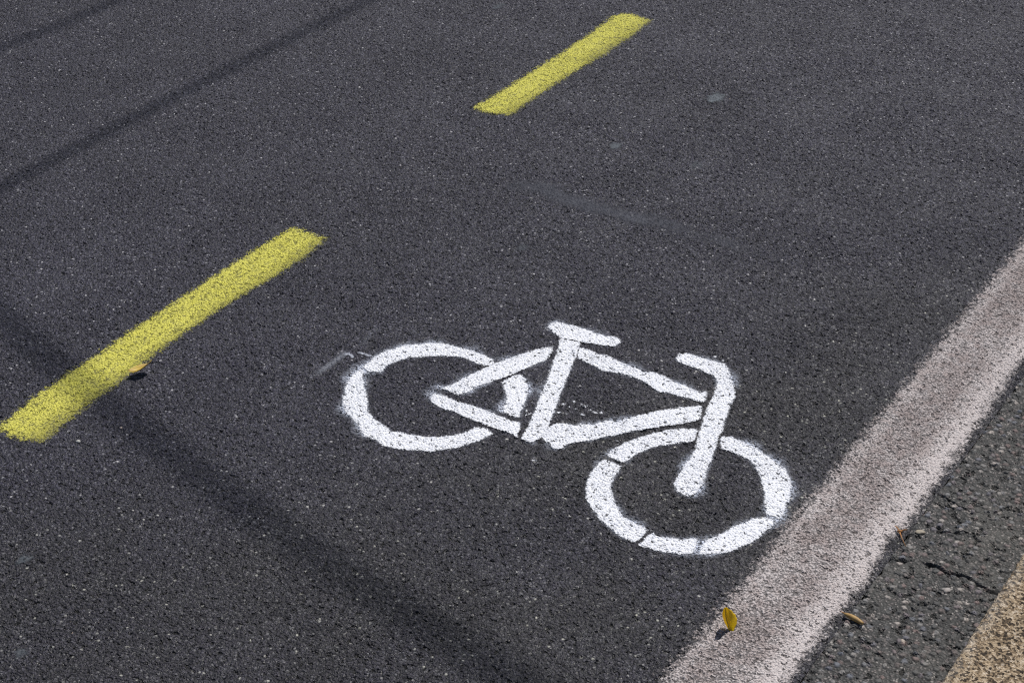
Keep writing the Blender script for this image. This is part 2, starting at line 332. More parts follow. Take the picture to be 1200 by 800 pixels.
def road_color(nt, f):
    stone = nt.ramp(f['r'][2], [(0.0, (.016, .0155, .023)), (0.5, (.0315, .029, .044)), (0.80, (.051, .047, .070)),
                                (0.93, (.078, .076, .102)), (0.985, (.15, .147, .175)), (1.0, (.42, .41, .42))])
    fine = nt.ramp(f['r2'][1], [(0.0, (.012, .012, .017)), (0.7, (.030, .0285, .0425)), (0.96, (.072, .069, .094)), (1.0, (.26, .25, .26))])
    bed = nt.mix(f['small'], (.010, .010, .013, 1), fine)
    c = nt.mix(f['dome'], bed, stone)
    c = nt.mix(f['pit'], c, (.012, .012, .013, 1))
    # broad wear: paler polished patches
    w = nt.noise(f['p'], 1.7, 4, 0.62)
    k = nt.lin(w, 0.3, 0.7, 0.90, 1.24)
    kk = nt.n('ShaderNodeCombineXYZ')
    for i in range(3):
        nt.put(kk.inputs[i], k)
    c = nt.mix(1.0, c, kk.outputs[0], 'MULTIPLY')
    # weaker sky sheen put into the colour: less blue towards the near gutter side
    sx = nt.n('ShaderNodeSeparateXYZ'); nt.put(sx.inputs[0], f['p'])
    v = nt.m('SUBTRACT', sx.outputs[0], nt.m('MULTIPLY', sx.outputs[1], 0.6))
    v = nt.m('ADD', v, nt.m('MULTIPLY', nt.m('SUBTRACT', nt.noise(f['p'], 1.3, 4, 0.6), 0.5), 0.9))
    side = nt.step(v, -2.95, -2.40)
    dust_sky_tint = nt.m('MULTIPLY', side, nt.step(nt.noise(f['p'], 3.1, 3, 0.6), 0.35, 0.6, 0.45, 1.0))
    return nt.mix(dust_sky_tint, c, nt.mix(1.0, c, (0.97, 0.97, 0.79, 1), 'MULTIPLY'))


def mat_road():
    nt = NT('asphalt_fine'); f = fine_field(nt)
    rough = nt.lin(f['r'][0], 0, 1, 0.42, 0.75)
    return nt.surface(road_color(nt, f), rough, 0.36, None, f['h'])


def mat_gutter():
    nt = NT('asphalt_coarse'); f = coarse_field(nt)
    stone = nt.ramp(f['r'][2], [(0.0, (.060, .060, .061)), (0.30, (.098, .097, .094)), (0.50, (.175, .130, .122)),
                                (0.70, (.120, .130, .155)), (0.9, (.21, .20, .19)), (1.0, (.38, .34, .31))])
    fine = nt.ramp(f['r2'][1], [(0.0, (.046, .046, .045)), (0.6, (.098, .097, .093)), (0.85, (.15, .13, .125)), (1.0, (.32, .30, .28))])
    bed = nt.mix(f['small'], (.030, .030, .029, 1), fine)
    c = nt.mix(nt.m('MULTIPLY', f['dome'], f['big']), bed, stone)
    c = nt.mix(f['pit'], c, (.018, .018, .017, 1))
    c = nt.mix(nt.step(nt.attr('crack'), 0.25, 1.0, 0.0, 0.65), c, (.012, .011, .010, 1))
    dust_sky_tint = nt.step(nt.noise(f['p'], 6, 4, 0.6), 0.45, 0.8, 0.0, 0.35)
    c = nt.mix(dust_sky_tint, c, (.13, .125, .11, 1))
    return nt.surface(c, 0.75, 0.35, None, f['h'])


def mat_paint(name, color, soft, amp, holes, hole_bias, color2=None, opacity=1.0, thin=0.0, fill=-0.0003):
    """paint lying on the chippings; missing where pits and low stones never took it"""
    nt = NT(name); f = fine_field(nt)
    sd = nt.attr('sd')
    n1 = nt.noise(f['p'], 330, 2, 0.6); n2 = nt.noise(f['p'], 60, 3, 0.6)
    grain = nt.m('ADD', nt.m('MULTIPLY', f['r2'][2], 0.55), nt.m('MULTIPLY', f['r'][1], 0.45))
    e = nt.m('ADD', sd, nt.m('MULTIPLY', nt.m('SUBTRACT', grain, 0.5), amp))
    e = nt.m('ADD', e, nt.m('MULTIPLY', nt.m('SUBTRACT', n2, 0.5), amp * 0.7))
    cov = nt.step(e, -soft, soft)
    # holes: low ground between stones
    low = nt.m('ADD', nt.m('MULTIPLY', f['dome'], 0.5), nt.m('MULTIPLY', f['r'][0], 0.5))
    low = nt.m('SUBTRACT', low, nt.m('MULTIPLY', f['pit'], 0.8))
    low = nt.m('ADD', low, nt.m('MULTIPLY', nt.m('SUBTRACT', n1, 0.5), 0.5))
    patchy = nt.lin(nt.noise(f['p'], 14, 3, 0.6), 0.3, 0.7, -0.12, 0.12)
    keep = nt.step(nt.m('ADD', low, patchy), hole_bias - 0.14, hole_bias + 0.10)
    keep = nt.lin(keep, 0, 1, 1 - holes, 1)
    a = nt.m('MULTIPLY', cov, keep)
    if thin:
        a = nt.m('MULTIPLY', a, nt.lin(nt.attr('wear'), 0, 1, 1.0, 1.0 - thin))
    a = nt.m('MULTIPLY', a, opacity, clamp=True)
    c2 = color2 or tuple(x * 0.8 for x in color[:3]) + (1,)
    tint = nt.m('MULTIPLY', nt.lin(f['r'][1], 0, 1, 0.0, 1.0), nt.step(n2, 0.35, 0.7))
    c = nt.mix(tint, color, c2)
    return nt.surface(c, 0.7, 0.35, a, nt.m('MAXIMUM', f['h'], fill))


def mat_edge_line():
    nt = NT('faded_white_line'); f = fine_field(nt)
    sd = nt.attr('sd'); u = nt.attr('across')
    n1 = nt.noise(f['p'], 330, 2, 0.6); n2 = nt.noise(f['p'], 45, 4, 0.65); n3 = nt.noise(f['p'], 9, 4, 0.6)
    grain = nt.m('ADD', nt.m('MULTIPLY', f['r2'][2], 0.5), nt.m('MULTIPLY', f['r'][1], 0.5))
    e = nt.m('ADD', sd, nt.m('MULTIPLY', nt.m('SUBTRACT', grain, 0.5), nt.step(u, 0.4, 0.7, 0.032, 0.022)))
    e = nt.m('ADD', e, nt.m('MULTIPLY', nt.m('SUBTRACT', n2, 0.5), 0.024))
    cov = nt.step(e, -0.010, 0.010)
    low = nt.m('ADD', nt.m('MULTIPLY', f['dome'], 0.26), nt.m('MULTIPLY', f['r'][0], 0.22))
    low = nt.m('ADD', low, nt.m('MULTIPLY', f['r2'][0], 0.22))
    low = nt.m('ADD', low, nt.m('MULTIPLY', nt.m('SUBTRACT', n1, 0.5), 1.1))
    low = nt.m('SUBTRACT', low, nt.m('MULTIPLY', f['pit'], 0.6))
    low = nt.m('ADD', low, nt.lin(n2, 0.3, 0.7, -0.1, 0.1))
    # fresher strip along the gutter side, worn middle
    fresh = nt.m('ADD', nt.step(u, 0.55, 0.92, 0.0, 0.20), nt.m('SUBTRACT', nt.step(u, 0.25, 0.05, 0.05, 0.12), 0.05))
    keep = nt.step(nt.m('ADD', low, fresh), EDGE_LO, EDGE_HI)
    keep = nt.lin(keep, 0, 1, 0.24, 0.95)
    a = nt.m('MULTIPLY', cov, keep)
    dirt = nt.m('SUBTRACT', nt.step(nt.m('ADD', n2, nt.m('MULTIPLY', n3, 0.6)), 0.6, 0.95), nt.m('MULTIPLY', fresh, 4.0), clamp=True)
    c = nt.mix(nt.lin(dirt, 0, 1, 0.15, 1.0), EDGE_CLEAN, EDGE_DIRT)
    return nt.surface(c, 0.8, 0.3, a, nt.m('MAXIMUM', f['h'], -0.0014))


EDGE_LO, EDGE_HI = 0.12, 0.50
EDGE_CLEAN, EDGE_DIRT = (.66, .605, .59, 1), (.39, .33, .315, 1)


def mat_overspray():
    nt = NT('overspray_white'); f = fine_field(nt)
    s = nt.attr('sd')            # 0..1 density of the mist
    n1 = nt.noise(f['p'], 420, 2, 0.6)
    a = nt.m('MULTIPLY', s, nt.lin(nt.m('ADD', nt.m('MULTIPLY', f['r2'][0], 0.8), n1), 0.55, 1.2, 0.0, 1.75))
    a = nt.m('MULTIPLY', a, nt.lin(f['pit'], 0, 1, 1, 0.3), clamp=True)
    return nt.surface((.60, .64, .74, 1), 0.8, 0.3, a, f['h'])


def mat_film(name, color, k, scale=60, rough=0.6, floor=0.0003):
    """a thin film of dirt or scuffed rubber powder that fills the pits"""
    nt = NT(name); f = fine_field(nt)
    s = nt.attr('sd')
    grain = nt.m('ADD', nt.m('MULTIPLY', f['r2'][2], 0.5), nt.m('MULTIPLY', f['r'][1], 0.5))
    s = nt.m('MULTIPLY', s, nt.step(nt.m('ADD', s, nt.m('MULTIPLY', nt.m('SUBTRACT', grain, 0.5), 0.9)), 0.0, 0.45))
    a = nt.m('MULTIPLY', s, nt.lin(nt.noise(f['p'], scale, 4, 0.65), 0.25, 0.75, 0.5 * k, 1.15 * k), clamp=True)
    return nt.surface(color, rough, 0.3, a, nt.m('MAXIMUM', f['h'], floor))


def mat_kerb():
    nt = NT('granite')
    g = nt.n('ShaderNodeNewGeometry').outputs['Position']
    a = nt.noise(g, 125, 4, 0.72); b = nt.voro(g, 270, dim='3D'); big = nt.noise(g, 14, 3, 0.6)
    r = sep(nt, b.outputs['Color'])
    c = nt.ramp(nt.m('ADD', nt.m('MULTIPLY', a, 0.65), nt.m('MULTIPLY', r[0], 0.35)),
                [(0.36, (.050, .036, .024)), (0.45, (.19, .135, .082)), (0.52, (.36, .265, .165)), (0.60, (.50, .39, .26)), (0.74, (.68, .58, .46))])
    c = nt.mix(nt.step(big, 0.4, 0.7, 0.0, 0.55), c, nt.mix(1.0, c, (.72, .70, .66, 1), 'MULTIPLY'))
    pale = nt.m('MULTIPLY', nt.attr('arris'), nt.step(nt.noise(g, 60, 3, .6), 0.35, 0.6))
    c = nt.mix(nt.m('MULTIPLY', pale, 0.25), c, (.55, .53, .50, 1))
    h = nt.m('ADD', nt.m('MULTIPLY', nt.m('SUBTRACT', a, 0.5), 0.0095), nt.m('MULTIPLY', nt.m('SUBTRACT', nt.noise(g, 260, 2, .5), 0.5), 0.002))
    h = nt.m('MULTIPLY', h, nt.attr('amp'))
    return nt.surface(c, 0.8, 0.35, None, h)


def mat_plain(name, c1, c2, scale, rough=0.7, spec=0.4, trans=0.0):
    nt = NT(name)
    g = nt.n('ShaderNodeTexCoord').outputs['Object']
    n = nt.noise(g, scale, 4, 0.6)
    return nt.surface(nt.mix(nt.step(n, 0.3, 0.7), c1, c2), rough, spec, None, None, trans)


def mat_grit():
    nt = NT('grit_stone')
    g = nt.n('ShaderNodeNewGeometry').outputs['Random Per Island']
    c = nt.ramp(g, [(0.0, (.16, .16, .18)), (0.4, (.26, .26, .27)), (0.7, (.36, .34, .31)), (0.80, (.58, .57, .55)), (0.93, (.42, .32, .24)), (0.97, (.8, .8, .78)), (1.0, (.8, .8, .78))])
    return nt.surface(c, 0.5, 0.5)


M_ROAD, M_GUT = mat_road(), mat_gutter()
M_WHITE = mat_paint('white_spray_paint', (.84, .85, .885, 1), 0.0016, 0.0050, 0.90, WHITE_HOLE, (.74, .755, .81, 1))
M_YEL = mat_paint('yellow_spray_paint', (.68, .64, .11, 1), 0.0065, 0.021, 0.64, YEL_HOLE, (.50, .47, .12, 1), 0.95, 0.55, -0.0010)
M_EDGE = mat_edge_line()
M_MIST = mat_overspray()
M_YMIST = M_MIST

# ------------------------------------------------------------------ ROAD (one sheet, fine where the camera can look)
NXC, NYC = int(round((XJ - X0) / D)), int(round(4.5 / D))
BL = 125
nbx, nby = NXC // BL, NYC // BL
bx = X0 + (np.arange(nbx) + .5) * .25; by = Y0 + (np.arange(nby) + .5) * .25
BX, BY = np.meshgrid(bx, by, indexing='ij')
fine = poly_sd(BX, BY, VIEW) > -0.32
mask = np.kron(fine, np.ones((BL, BL), bool))
co, q, vm = cells_to_mesh(mask, 0, 0, 0.0)
amp = np.ones(len(co))
n0 = len(co)
ex_co, ex_q = [], []


def quad(x0, x1, y0, y1, z=0.0):
    k = n0 + len(ex_co)
    ex_co.extend([(x0, y0, z), (x1, y0, z), (x1, y1, z), (x0, y1, z)])
    ex_q.append((k, k + 1, k + 2, k + 3))


for a in range(nbx):
    for b in range(nby):
        if not fine[a, b]:
            quad(X0 + a * .25, X0 + a * .25 + .25, Y0 + b * .25, Y0 + b * .25 + .25)
FAR = 80.0
quad(-FAR, X0, -FAR, FAR); quad(X0, XJ, -FAR, Y0); quad(X0, XJ, 5.0, FAR)
co = np.concatenate([co, np.array(ex_co)]); q = np.concatenate([q, np.array(ex_q, np.int32)])
amp = np.concatenate([amp, np.zeros(len(ex_co))])
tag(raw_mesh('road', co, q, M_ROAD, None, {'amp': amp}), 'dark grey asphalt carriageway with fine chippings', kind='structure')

# ------------------------------------------------------------------ GUTTER strip of coarser asphalt
XG = XJ + 0.25
gi0 = NXC; gn = 125
gy0, gy1 = 0.75, 3.75
gj0 = int(round((gy0 - Y0) / D)); gj1 = int(round((gy1 - Y0) / D))
co, q, vm = cells_to_mesh(np.ones((gn, gj1 - gj0), bool), gi0, gj0, 0.0)
cw = 0.0012 + 0.0020 * noise2(co[:, 0], co[:, 1], 0.011, 3)
wob = 0.010 * (noise2(co[:, 0], co[:, 1], 0.013, 5) - 0.5)
wob2 = 0.010 * (noise2(co[:, 0], co[:, 1], 0.012, 6) - 0.5)
d1 = line_d(co[:, 0] + wob, co[:, 1] + wob2, CRACK); d2 = line_d(co[:, 0] + wob, co[:, 1] + wob2, CRACK_B) + 0.0015
brk = np.clip((noise2(co[:, 0], co[:, 1], 0.017, 9) - 0.02) * 3.5, 0, 1)
crk = np.clip(1.5 - np.minimum(d1, d2) / cw, 0, 1) * brk
for cf_ in CRACKS_FINE:
    crk = np.maximum(crk, 0.8 * np.clip(1.4 - line_d(co[:, 0] + wob, co[:, 1] + wob2, cf_) / (cw * 0.75), 0, 1) * np.clip(brk * 1.2 - .15, 0, 1))
# open joint where the two asphalts meet
jd = np.abs(co[:, 0] - XJ) + 0.004 * noise2(co[:, 0], co[:, 1], 0.012, 21)
crk = np.maximum(crk, np.clip(1.2 - jd / 0.004, 0, 1) * np.clip((noise2(co[:, 0], co[:, 1], 0.03, 23) - 0.45) * 5, 0, 1) * 0.7)
n0 = len(co); ex_co, ex_q = [], []
quad(XJ, XG, -FAR, gy0); quad(XJ, XG, gy1, FAR)
co = np.concatenate([co, np.array(ex_co)]); q = np.concatenate([q, np.array(ex_q, np.int32)])
z8 = np.zeros(len(ex_co))
tag(raw_mesh('gutter', co, q, M_GUT, None, {'amp': np.concatenate([np.ones(n0), z8]), 'crack': np.concatenate([crk, z8])}),
    'strip of coarse worn asphalt between edge line and kerb', kind='structure')

# ------------------------------------------------------------------ KERB and pavement
KX, KZ = -0.5225, 0.10
prof = [(KX, -0.05, 0), (KX, 0.02, 0), (KX, 0.05, .5), (KX, 0.07, 1), (KX, KZ - 0.012, 1)]
for k in range(1, 6):
    t = k / 5 * math.pi / 2
    prof.append((KX + 0.012 - 0.012 * math.cos(t), KZ - 0.012 + 0.012 * math.sin(t), 1))
n_top = 112
for k in range(1, n_top + 1):
    prof.append((KX + 0.012 + k * 0.0025, KZ, 1 if k < n_top - 3 else 0))
prof.append((KX + 0.012 + n_top * 0.0025 + .002, -0.05, 0))
ys = [-FAR, 0.9] + list(np.arange(1.0, 2.8, 0.0025)) + [2.9, FAR]
P = np.array(prof); Ys = np.array(ys)
ny_, np_ = len(Ys), len(P)
co = np.zeros((ny_, np_, 3)); co[:, :, 0] = P[None, :, 0]; co[:, :, 1] = Ys[:, None]; co[:, :, 2] = P[None, :, 1]
am = P[None, :, 2] * ((Ys > 0.95) & (Ys < 2.78))[:, None]
ar = np.clip(1 - np.abs(P[None, :, 0] - KX - 0.006) / 0.02, 0, 1) * np.ones((ny_, 1))
I = np.arange(ny_ * np_).reshape(ny_, np_)
q = np.stack([I[:-1, :-1], I[1:, :-1], I[1:, 1:], I[:-1, 1:]], -1).reshape(-1, 4)[:, ::-1]
q = np.stack([I[:-1, :-1], I[:-1, 1:], I[1:, 1:], I[1:, :-1]], -1).reshape(-1, 4)
kerb = raw_mesh('kerb', co.reshape(-1, 3), q[:, ::-1], mat_kerb(), None, {'amp': am, 'arris': ar})
tag(kerb, 'rough brown granite kerb at the corner of the gutter', kind='structure')

PX = P[-1, 0] + 0.003
pv = raw_mesh('pavement', [(PX, -FAR, KZ - .004), (FAR, -FAR, KZ - .004), (FAR, FAR, KZ - .004), (PX, FAR, KZ - .004)], [(0, 1, 2, 3)],
              mat_plain('pavement_concrete', (.30, .29, .27, 1), (.40, .38, .35, 1), 9.0, 0.85), smooth=False)
tag(pv, 'concrete pavement beyond the kerb', kind='structure')

# ------------------------------------------------------------------ EDGE LINE
EX0, EX1 = -0.890, -0.739


def edge_sd(px, py):
    w1 = 0.004 * (noise2(px * 0, py, 0.16, 31) - 0.5)
    w2 = 0.012 * (noise2(px * 0, py, 0.10, 32) - 0.5)
    return np.minimum(px - (EX0 + w1), (EX1 + w2) - px)


eo = paint('edge_line', edge_sd, (EX0 - .03, XJ - D * .01, 0.75, 4.25), 0.0011, M_EDGE, None, -0.022,
           extra={'across': lambda px, py: (px - EX0) / (EX1 - EX0)})
# the line carries on along the kerb, out of the picture
me = eo.data
bm = bmesh.new(); bm.from_mesh(me)
la = {k: bm.verts.layers.float[k] for k in ('sd', 'amp', 'across')}
for (a, b) in ((-FAR, 0.75), (4.25, FAR)):
    vs = [bm.verts.new((x, y, 0.004)) for x, y in ((EX0, a), (XJ - .001, a), (XJ - .001, b), (EX0, b))]
    for v, u in zip(vs, (0, 1, 1, 0)):
        v[la['sd']] = 0.03; v[la['amp']] = 0.0; v[la['across']] = u
    bm.faces.new(vs)
bm.to_mesh(me); bm.free()
tag(eo, 'wide faded dirty white edge line painted along the gutter', 'road marking')

# ------------------------------------------------------------------ YELLOW DASHES
def dash(poly, label, seed):
    P = np.asarray(poly)
    cx = P[:, 0].mean(); cy = P[:, 1].mean()
    x1 = P[:, 0].max()
    o = paint('lane_dash', lambda px, py: poly_sd(px, py, poly) + 0.003 * (noise2(px, py, 0.03, seed) - .5), box_of(poly, 0.03), 0.0010, M_YEL, None, -0.016,
              loc=(cx, cy, 0.0),
              extra={'wear': lambda px, py: np.clip((px - (x1 - 0.055)) / 0.05, 0, 1) * np.clip(0.2 + 1.3 * noise2(px, py, 0.09, seed + 1), 0, 1)})
    tag(o, label, 'road marking', 'yellow dashes of the lane line')


dash(DASH_NEAR, 'longer yellow dash at the left edge with a curled leaf beside it', 41)
dash(DASH_FAR, 'shorter yellow dash near the top, with nothing lying beside it', 51)

# ------------------------------------------------------------------ BICYCLE SYMBOL
ALL = [p for s in STROKES.values() for p in s]
bc = np.asarray(ALL).mean(0)
bike = empty('bicycle_symbol', (round(bc[0], 3), round(bc[1], 3), 0.0))
tag(bike, 'white stencilled bicycle symbol spray painted on the asphalt', 'road marking')
rear = None
zc = [0.0014]


def stroke(name, key, parent, label=None):
    poly = STROKES[key]
    sd = lambda px, py: poly_sd(px, py, poly) + 0.0014 * (noise2(px, py, 0.012, len(key) + 60) - .5)
    zc[0] += 0.00005
    o = paint(name, sd, box_of(poly, 0.012), zc[0], M_WHITE, parent, -0.0045, loc=tuple(bike.location))
    if label: o['label'] = label
    return o


def sub_empty(name):
    o = bpy.data.objects.new(name, None); o.empty_display_size = .03
    return link(o, bike)


rw = sub_empty('rear_wheel'); fw = sub_empty('front_wheel')
rw['label'] = 'ragged rear wheel of the bicycle symbol, broken by the frame tubes'
fw['label'] = 'front wheel of the bicycle symbol with thin stencil gaps'
for k in ('rw_top', 'rw_left', 'rw_right'):
    stroke('wheel_arc', k, rw)
for k in ('fw_top', 'fw_left', 'fw_bottom', 'fw_lowright', 'fw_right'):
    stroke('wheel_arc', k, fw)
for k in ('seat_stay', 'chain_stay', 'seat_tube', 'top_tube', 'down_tube', 'saddle', 'handlebar', 'fork'):
    stroke(k, k, bike)


for k, (x, y) in enumerate(SPATTER):
    rr = 0.0010 + 0.0019 * ((k * 37 % 11) / 10)
    ax_, ay_ = 0.6 + (k * 13 % 7) / 8, 0.7 + (k * 5 % 6) / 8
    paint('paint_drop', lambda px, py: rr - np.hypot((px - x) * ax_ + 0.4 * (py - y) * (k % 3 - 1), (py - y) * ay_), (x - .008, x + .008, y - .008, y + .008),
          0.0011, M_WHITE, bike, -0.003, loc=tuple(bike.location))


def mist(px, py):
    ds = np.stack([poly_sd(px, py, p) for p in STROKES.values()])
    ds.sort(axis=0)
    d = np.maximum(-ds[-1], 0); d2 = np.maximum(-ds[-2], 0)
    w = np.zeros(px.shape)
    for mx, my, mw in MIST:                                 # where the can was held off the stencil
        w = np.maximum(w, mw * np.exp(-((px - mx) ** 2 + (py - my) ** 2) / (2 * 0.020 ** 2)))
    w = np.clip(w * (0.55 + 0.8 * noise2(px, py, 0.03, 71)), 0, 1.3)
    m = np.exp(-d / (0.0022 + 0.0075 * np.minimum(w, 1))) * (0.22 + 0.75 * w)
    gap = np.clip((d + d2 - 0.010) / 0.018, 0.15, 1)       # the stencil's own bridges stayed clean
    gap = np.maximum(gap, np.clip(w - 0.75, 0, .5) * 2)
    return np.clip(m * gap, 0, 1) - 0.02


paint('overspray', mist, box_of(ALL, 0.05), 0.0006, M_MIST, bike, 0.0, loc=tuple(bike.location))

# ------------------------------------------------------------------ SCUFFS, SCRAPES, GUM
def film(name, dfun, box, mat, z, label, cat, group=None):
    i = np.asarray(box)
    o = paint(name, dfun, box, z, mat, None, 0.0, loc=((box[0] + box[1]) / 2, (box[2] + box[3]) / 2, 0))
    return tag(o, label, cat, group)


M_SCUFF = mat_film('grey_scuff_film', (.078, .082, .102, 1), 0.68, 30, 0.6, 0.0006)
film('scuff_mark', lambda px, py: np.clip(1.25 - line_d(px + .01 * (noise2(px, py, .05, 81) - .5), py + .012 * (noise2(px, py, .04, 82) - .5), SCUFF) / 0.032, 0, 1)
     * np.clip(0.35 + 0.9 * noise2(px, py, 0.07, 83), 0, 1) * np.clip((px + 1.96) / .05, 0, 1) * np.clip((-1.19 - px) / .35, 0, 1) - 0.01,
     box_of(SCUFF, 0.05), M_SCUFF, 0.0009, 'long faint grey scuff streak across the empty asphalt of the lane', 'scuff mark')
M_CHALK = mat_film('white_scrape_film', (.42, .44, .50, 1), 0.55, 160)
film('paint_scrape', lambda px, py: np.maximum.reduce([
    np.clip(1.2 - line_d(px, py, SCRAPE_A) / 0.010, 0, 1) * np.clip((py - 1.99) / .05, 0.15, 1) * 0.75,
    np.clip(1.2 - line_d(px, py, SCRAPE_B) / 0.011, 0, 1) * 0.30] + [np.clip(2.2 - line_d(px, py, b) / 0.0016, 0, 1) * 2.0 for b in SCRAPE_BITS]) - 0.01,
    box_of(SCRAPE_A + SCRAPE_B + SCRAPE_BITS[0] + SCRAPE_BITS[1] + SCRAPE_BITS[2], 0.03), M_CHALK, 0.0009,
    'thin white paint scrape just outside the rear wheel of the bicycle symbol', 'paint scrape')
M_GUM = mat_film('trodden_gum', (.108, .122, .138, 1), 1.2, 30, 0.55, 0.0010)
GUM_INFO = [('largest pale grey gum spot, right of the far yellow dash', 1.0), ('faint gum spot between the scuff streak and the far yellow dash', 0.7),
            ('faint gum spot above the middle of the scuff streak', 0.4), ('faint gum spot below the left end of the scuff streak', 0.45),
            ('bluish gum spot at the left edge below the near yellow dash', 0.55), ('dark bluish gum spot in the bottom left corner', 0.55),
            ('small grey gum spot cut by the top edge left of the far dash', 0.45)]
for (gx, gy), gr, (lab, k) in zip(GUM, GUM_R, GUM_INFO):
    sx, sy = gr * 0.46, gr * 0.72
    film('gum_spot', lambda px, py: np.clip(1.6 - 1.35 * np.hypot((px - gx) / sx, (py - gy) / sy) + 0.9 * (noise2(px, py, 0.011, int(gr * 9999)) - .5), 0, 1) * k - 0.01,
         (gx - gr * 1.3, gx + gr * 1.3, gy - gr * 1.6, gy + gr * 1.6), M_GUM, 0.0008, lab, 'gum spot', 'trodden gum spots on the road')

# ------------------------------------------------------------------ LEAVES, TWIG, POD, PEBBLES, GRIT
R_ = Vector((math.cos(YAW), math.sin(YAW), 0)); F_ = Vector((-math.sin(YAW), math.cos(YAW), 0)); U_ = Vector((0, 0, 1))


def grid_obj(name, pts, nu, nv, mat, parent=None, thick=0.0):
    me = bpy.data.meshes.new(name)
    faces = [(i * nv + j, (i + 1) * nv + j, (i + 1) * nv + j + 1, i * nv + j + 1) for i in range(nu - 1) for j in range(nv - 1)]
    me.from_pydata([tuple(p) for p in pts], [], faces)
    bm = bmesh.new(); bm.from_mesh(me); bmesh.ops.remove_doubles(bm, verts=bm.verts, dist=1e-6)
    if thick:
        bmesh.ops.recalc_face_normals(bm, faces=bm.faces)
        bmesh.ops.solidify(bm, geom=bm.faces[:], thickness=thick)
    for f in bm.faces: f.smooth = True
    bm.to_mesh(me); bm.free(); me.materials.append(mat)
    return link(bpy.data.objects.new(name, me), parent)


def tube(name, pts, radii, mat, parent=None, ns=8):
    pts = [Vector(p) for p in pts]; vs = []
    for i, p in enumerate(pts):
        t = (pts[min(i + 1, len(pts) - 1)] - pts[max(i - 1, 0)]).normalized()
        a = t.orthogonal().normalized(); b = t.cross(a)
        for k in range(ns):
            an = 2 * math.pi * k / ns
            vs.append(p + (a * math.cos(an) + b * math.sin(an)) * radii[i])
    fs = [(i * ns + k, i * ns + (k + 1) % ns, (i + 1) * ns + (k + 1) % ns, (i + 1) * ns + k) for i in range(len(pts) - 1) for k in range(ns)]
    fs += [tuple(range(ns))[::-1], tuple((len(pts) - 1) * ns + k for k in range(ns))]
    me = bpy.data.meshes.new(name); me.from_pydata([tuple(v) for v in vs], [], fs); me.update()
    for f in me.polygons: f.use_smooth = True
    me.materials.append(mat)
    return link(bpy.data.objects.new(name, me), parent)


# -- yellow leaf standing on its tip, folded along the midrib
M_LEAF = mat_plain('yellow_leaf', (.95, .74, .010, 1), (.86, .64, .015, 1), 160, 0.4, 0.5, 0.55)
M_LEAF_D = mat_plain('yellow_leaf_rib', (.34, .24, .03, 1), (.42, .30, .03, 1), 200, 0.6, 0.3)
lx, ly = PTS['leaf1']
lf = empty('fallen_leaf', (lx, ly, 0.0))
tag(lf, 'bright yellow leaf standing upright on its tip on the white edge line', 'leaf', 'fallen leaves')
LH = LEAF_H
LEAN = Vector((-0.12, 0.02, 0))
ax0 = Vector((0, 0, 0.002)); lean = (-R_ * 0.006 + F_ * 0.000)
for sgn, dirv, wid, nm in ((1, Vector((0.12, 1.0, 0.0)).normalized(), 0.024, 'blade'), (-1, (Vector((-0.75, 0.66, 0))).normalized(), 0.011, 'blade')):
    pts = []
    nu, nv = 22, 7
    for i in range(nu):
        t = i / (nu - 1)
        c = ax0 + U_ * (LH * t) + lean * math.sin(t * 2.2) + LEAN * (t * LH)
        w = wid * (math.sin(math.pi * min(1, max(0, t)) ** 0.9) ** 0.85 if 0 < t < 1 else 0)
        for j in range(nv):
            s = j / (nv - 1)
            cup = 0.16 * wid * math.sin(s * 2.4)
            p = c + dirv * (w * s) + dirv.cross(U_) * (cup * sgn) + U_ * (-0.50 * w * s)
            p += dirv * 0.0006 * math.sin(t * 31 + sgn) * s
            pts.append(p)
    b = grid_obj('blade', pts, nu, nv, M_LEAF, lf, 0.0003)
    if sgn < 0: b['label'] = 'narrow shaded half of the leaf folded back along its midrib'
tube('midrib', [ax0 + U_ * (LH * t) + lean * math.sin(t * 2.2) + LEAN * (t * LH) - R_ * .0002 for t in np.linspace(-0.03, .98, 14)],
     [0.0008 - 0.0005 * t for t in np.linspace(0, 1, 14)], M_LEAF_D, lf, 6)

# -- curled leaf lying beside the near dash
M_LEAF2 = mat_plain('curled_leaf', (.62, .46, .05, 1), (.62, .43, .18, 1), 70, 0.5, 0.4, 0.2)
lx, ly = PTS['leaf2']
l2 = empty('fallen_leaf', (lx, ly, 0.0))
tag(l2, 'small curled yellow brown leaf on the lower edge of the near yellow dash', 'leaf', 'fallen leaves')
pts = []; nu, nv = 24, 9
axd = (R_ * 1.0 + F_ * 0.12).normalized()
dn = (F_ * math.cos(math.radians(12)) - U_ * math.sin(math.radians(12)))
for i in range(nu):
    t = i / (nu - 1)
    c = axd * (0.041 * (t - 0.5)) + U_ * (0.0100 + 0.009 * (t - .4) ** 2 * 4) + F_ * (0.004 + 0.010 * t)
    w = 0.0125 * (math.sin(math.pi * t) ** 0.75 if 0 < t < 1 else 0)
    for j in range(nv):
        s = j / (nv - 1) * 2 - 1
        pts.append(c + dn * (w * s) + U_ * (0.0055 * s * s * math.sin(math.pi * t)) + U_ * (0.002 * s * math.sin(t * 5)))
grid_obj('blade', pts, nu, nv, M_LEAF2, l2, 0.0003)
tube('midrib', [axd * (0.041 * (t - 0.5)) + U_ * (0.0105 + 0.009 * (t - .4) ** 2 * 4) + F_ * (0.004 + 0.010 * t) for t in np.linspace(0, 1.06, 10)], [.0006] * 10, M_LEAF_D, l2, 6)

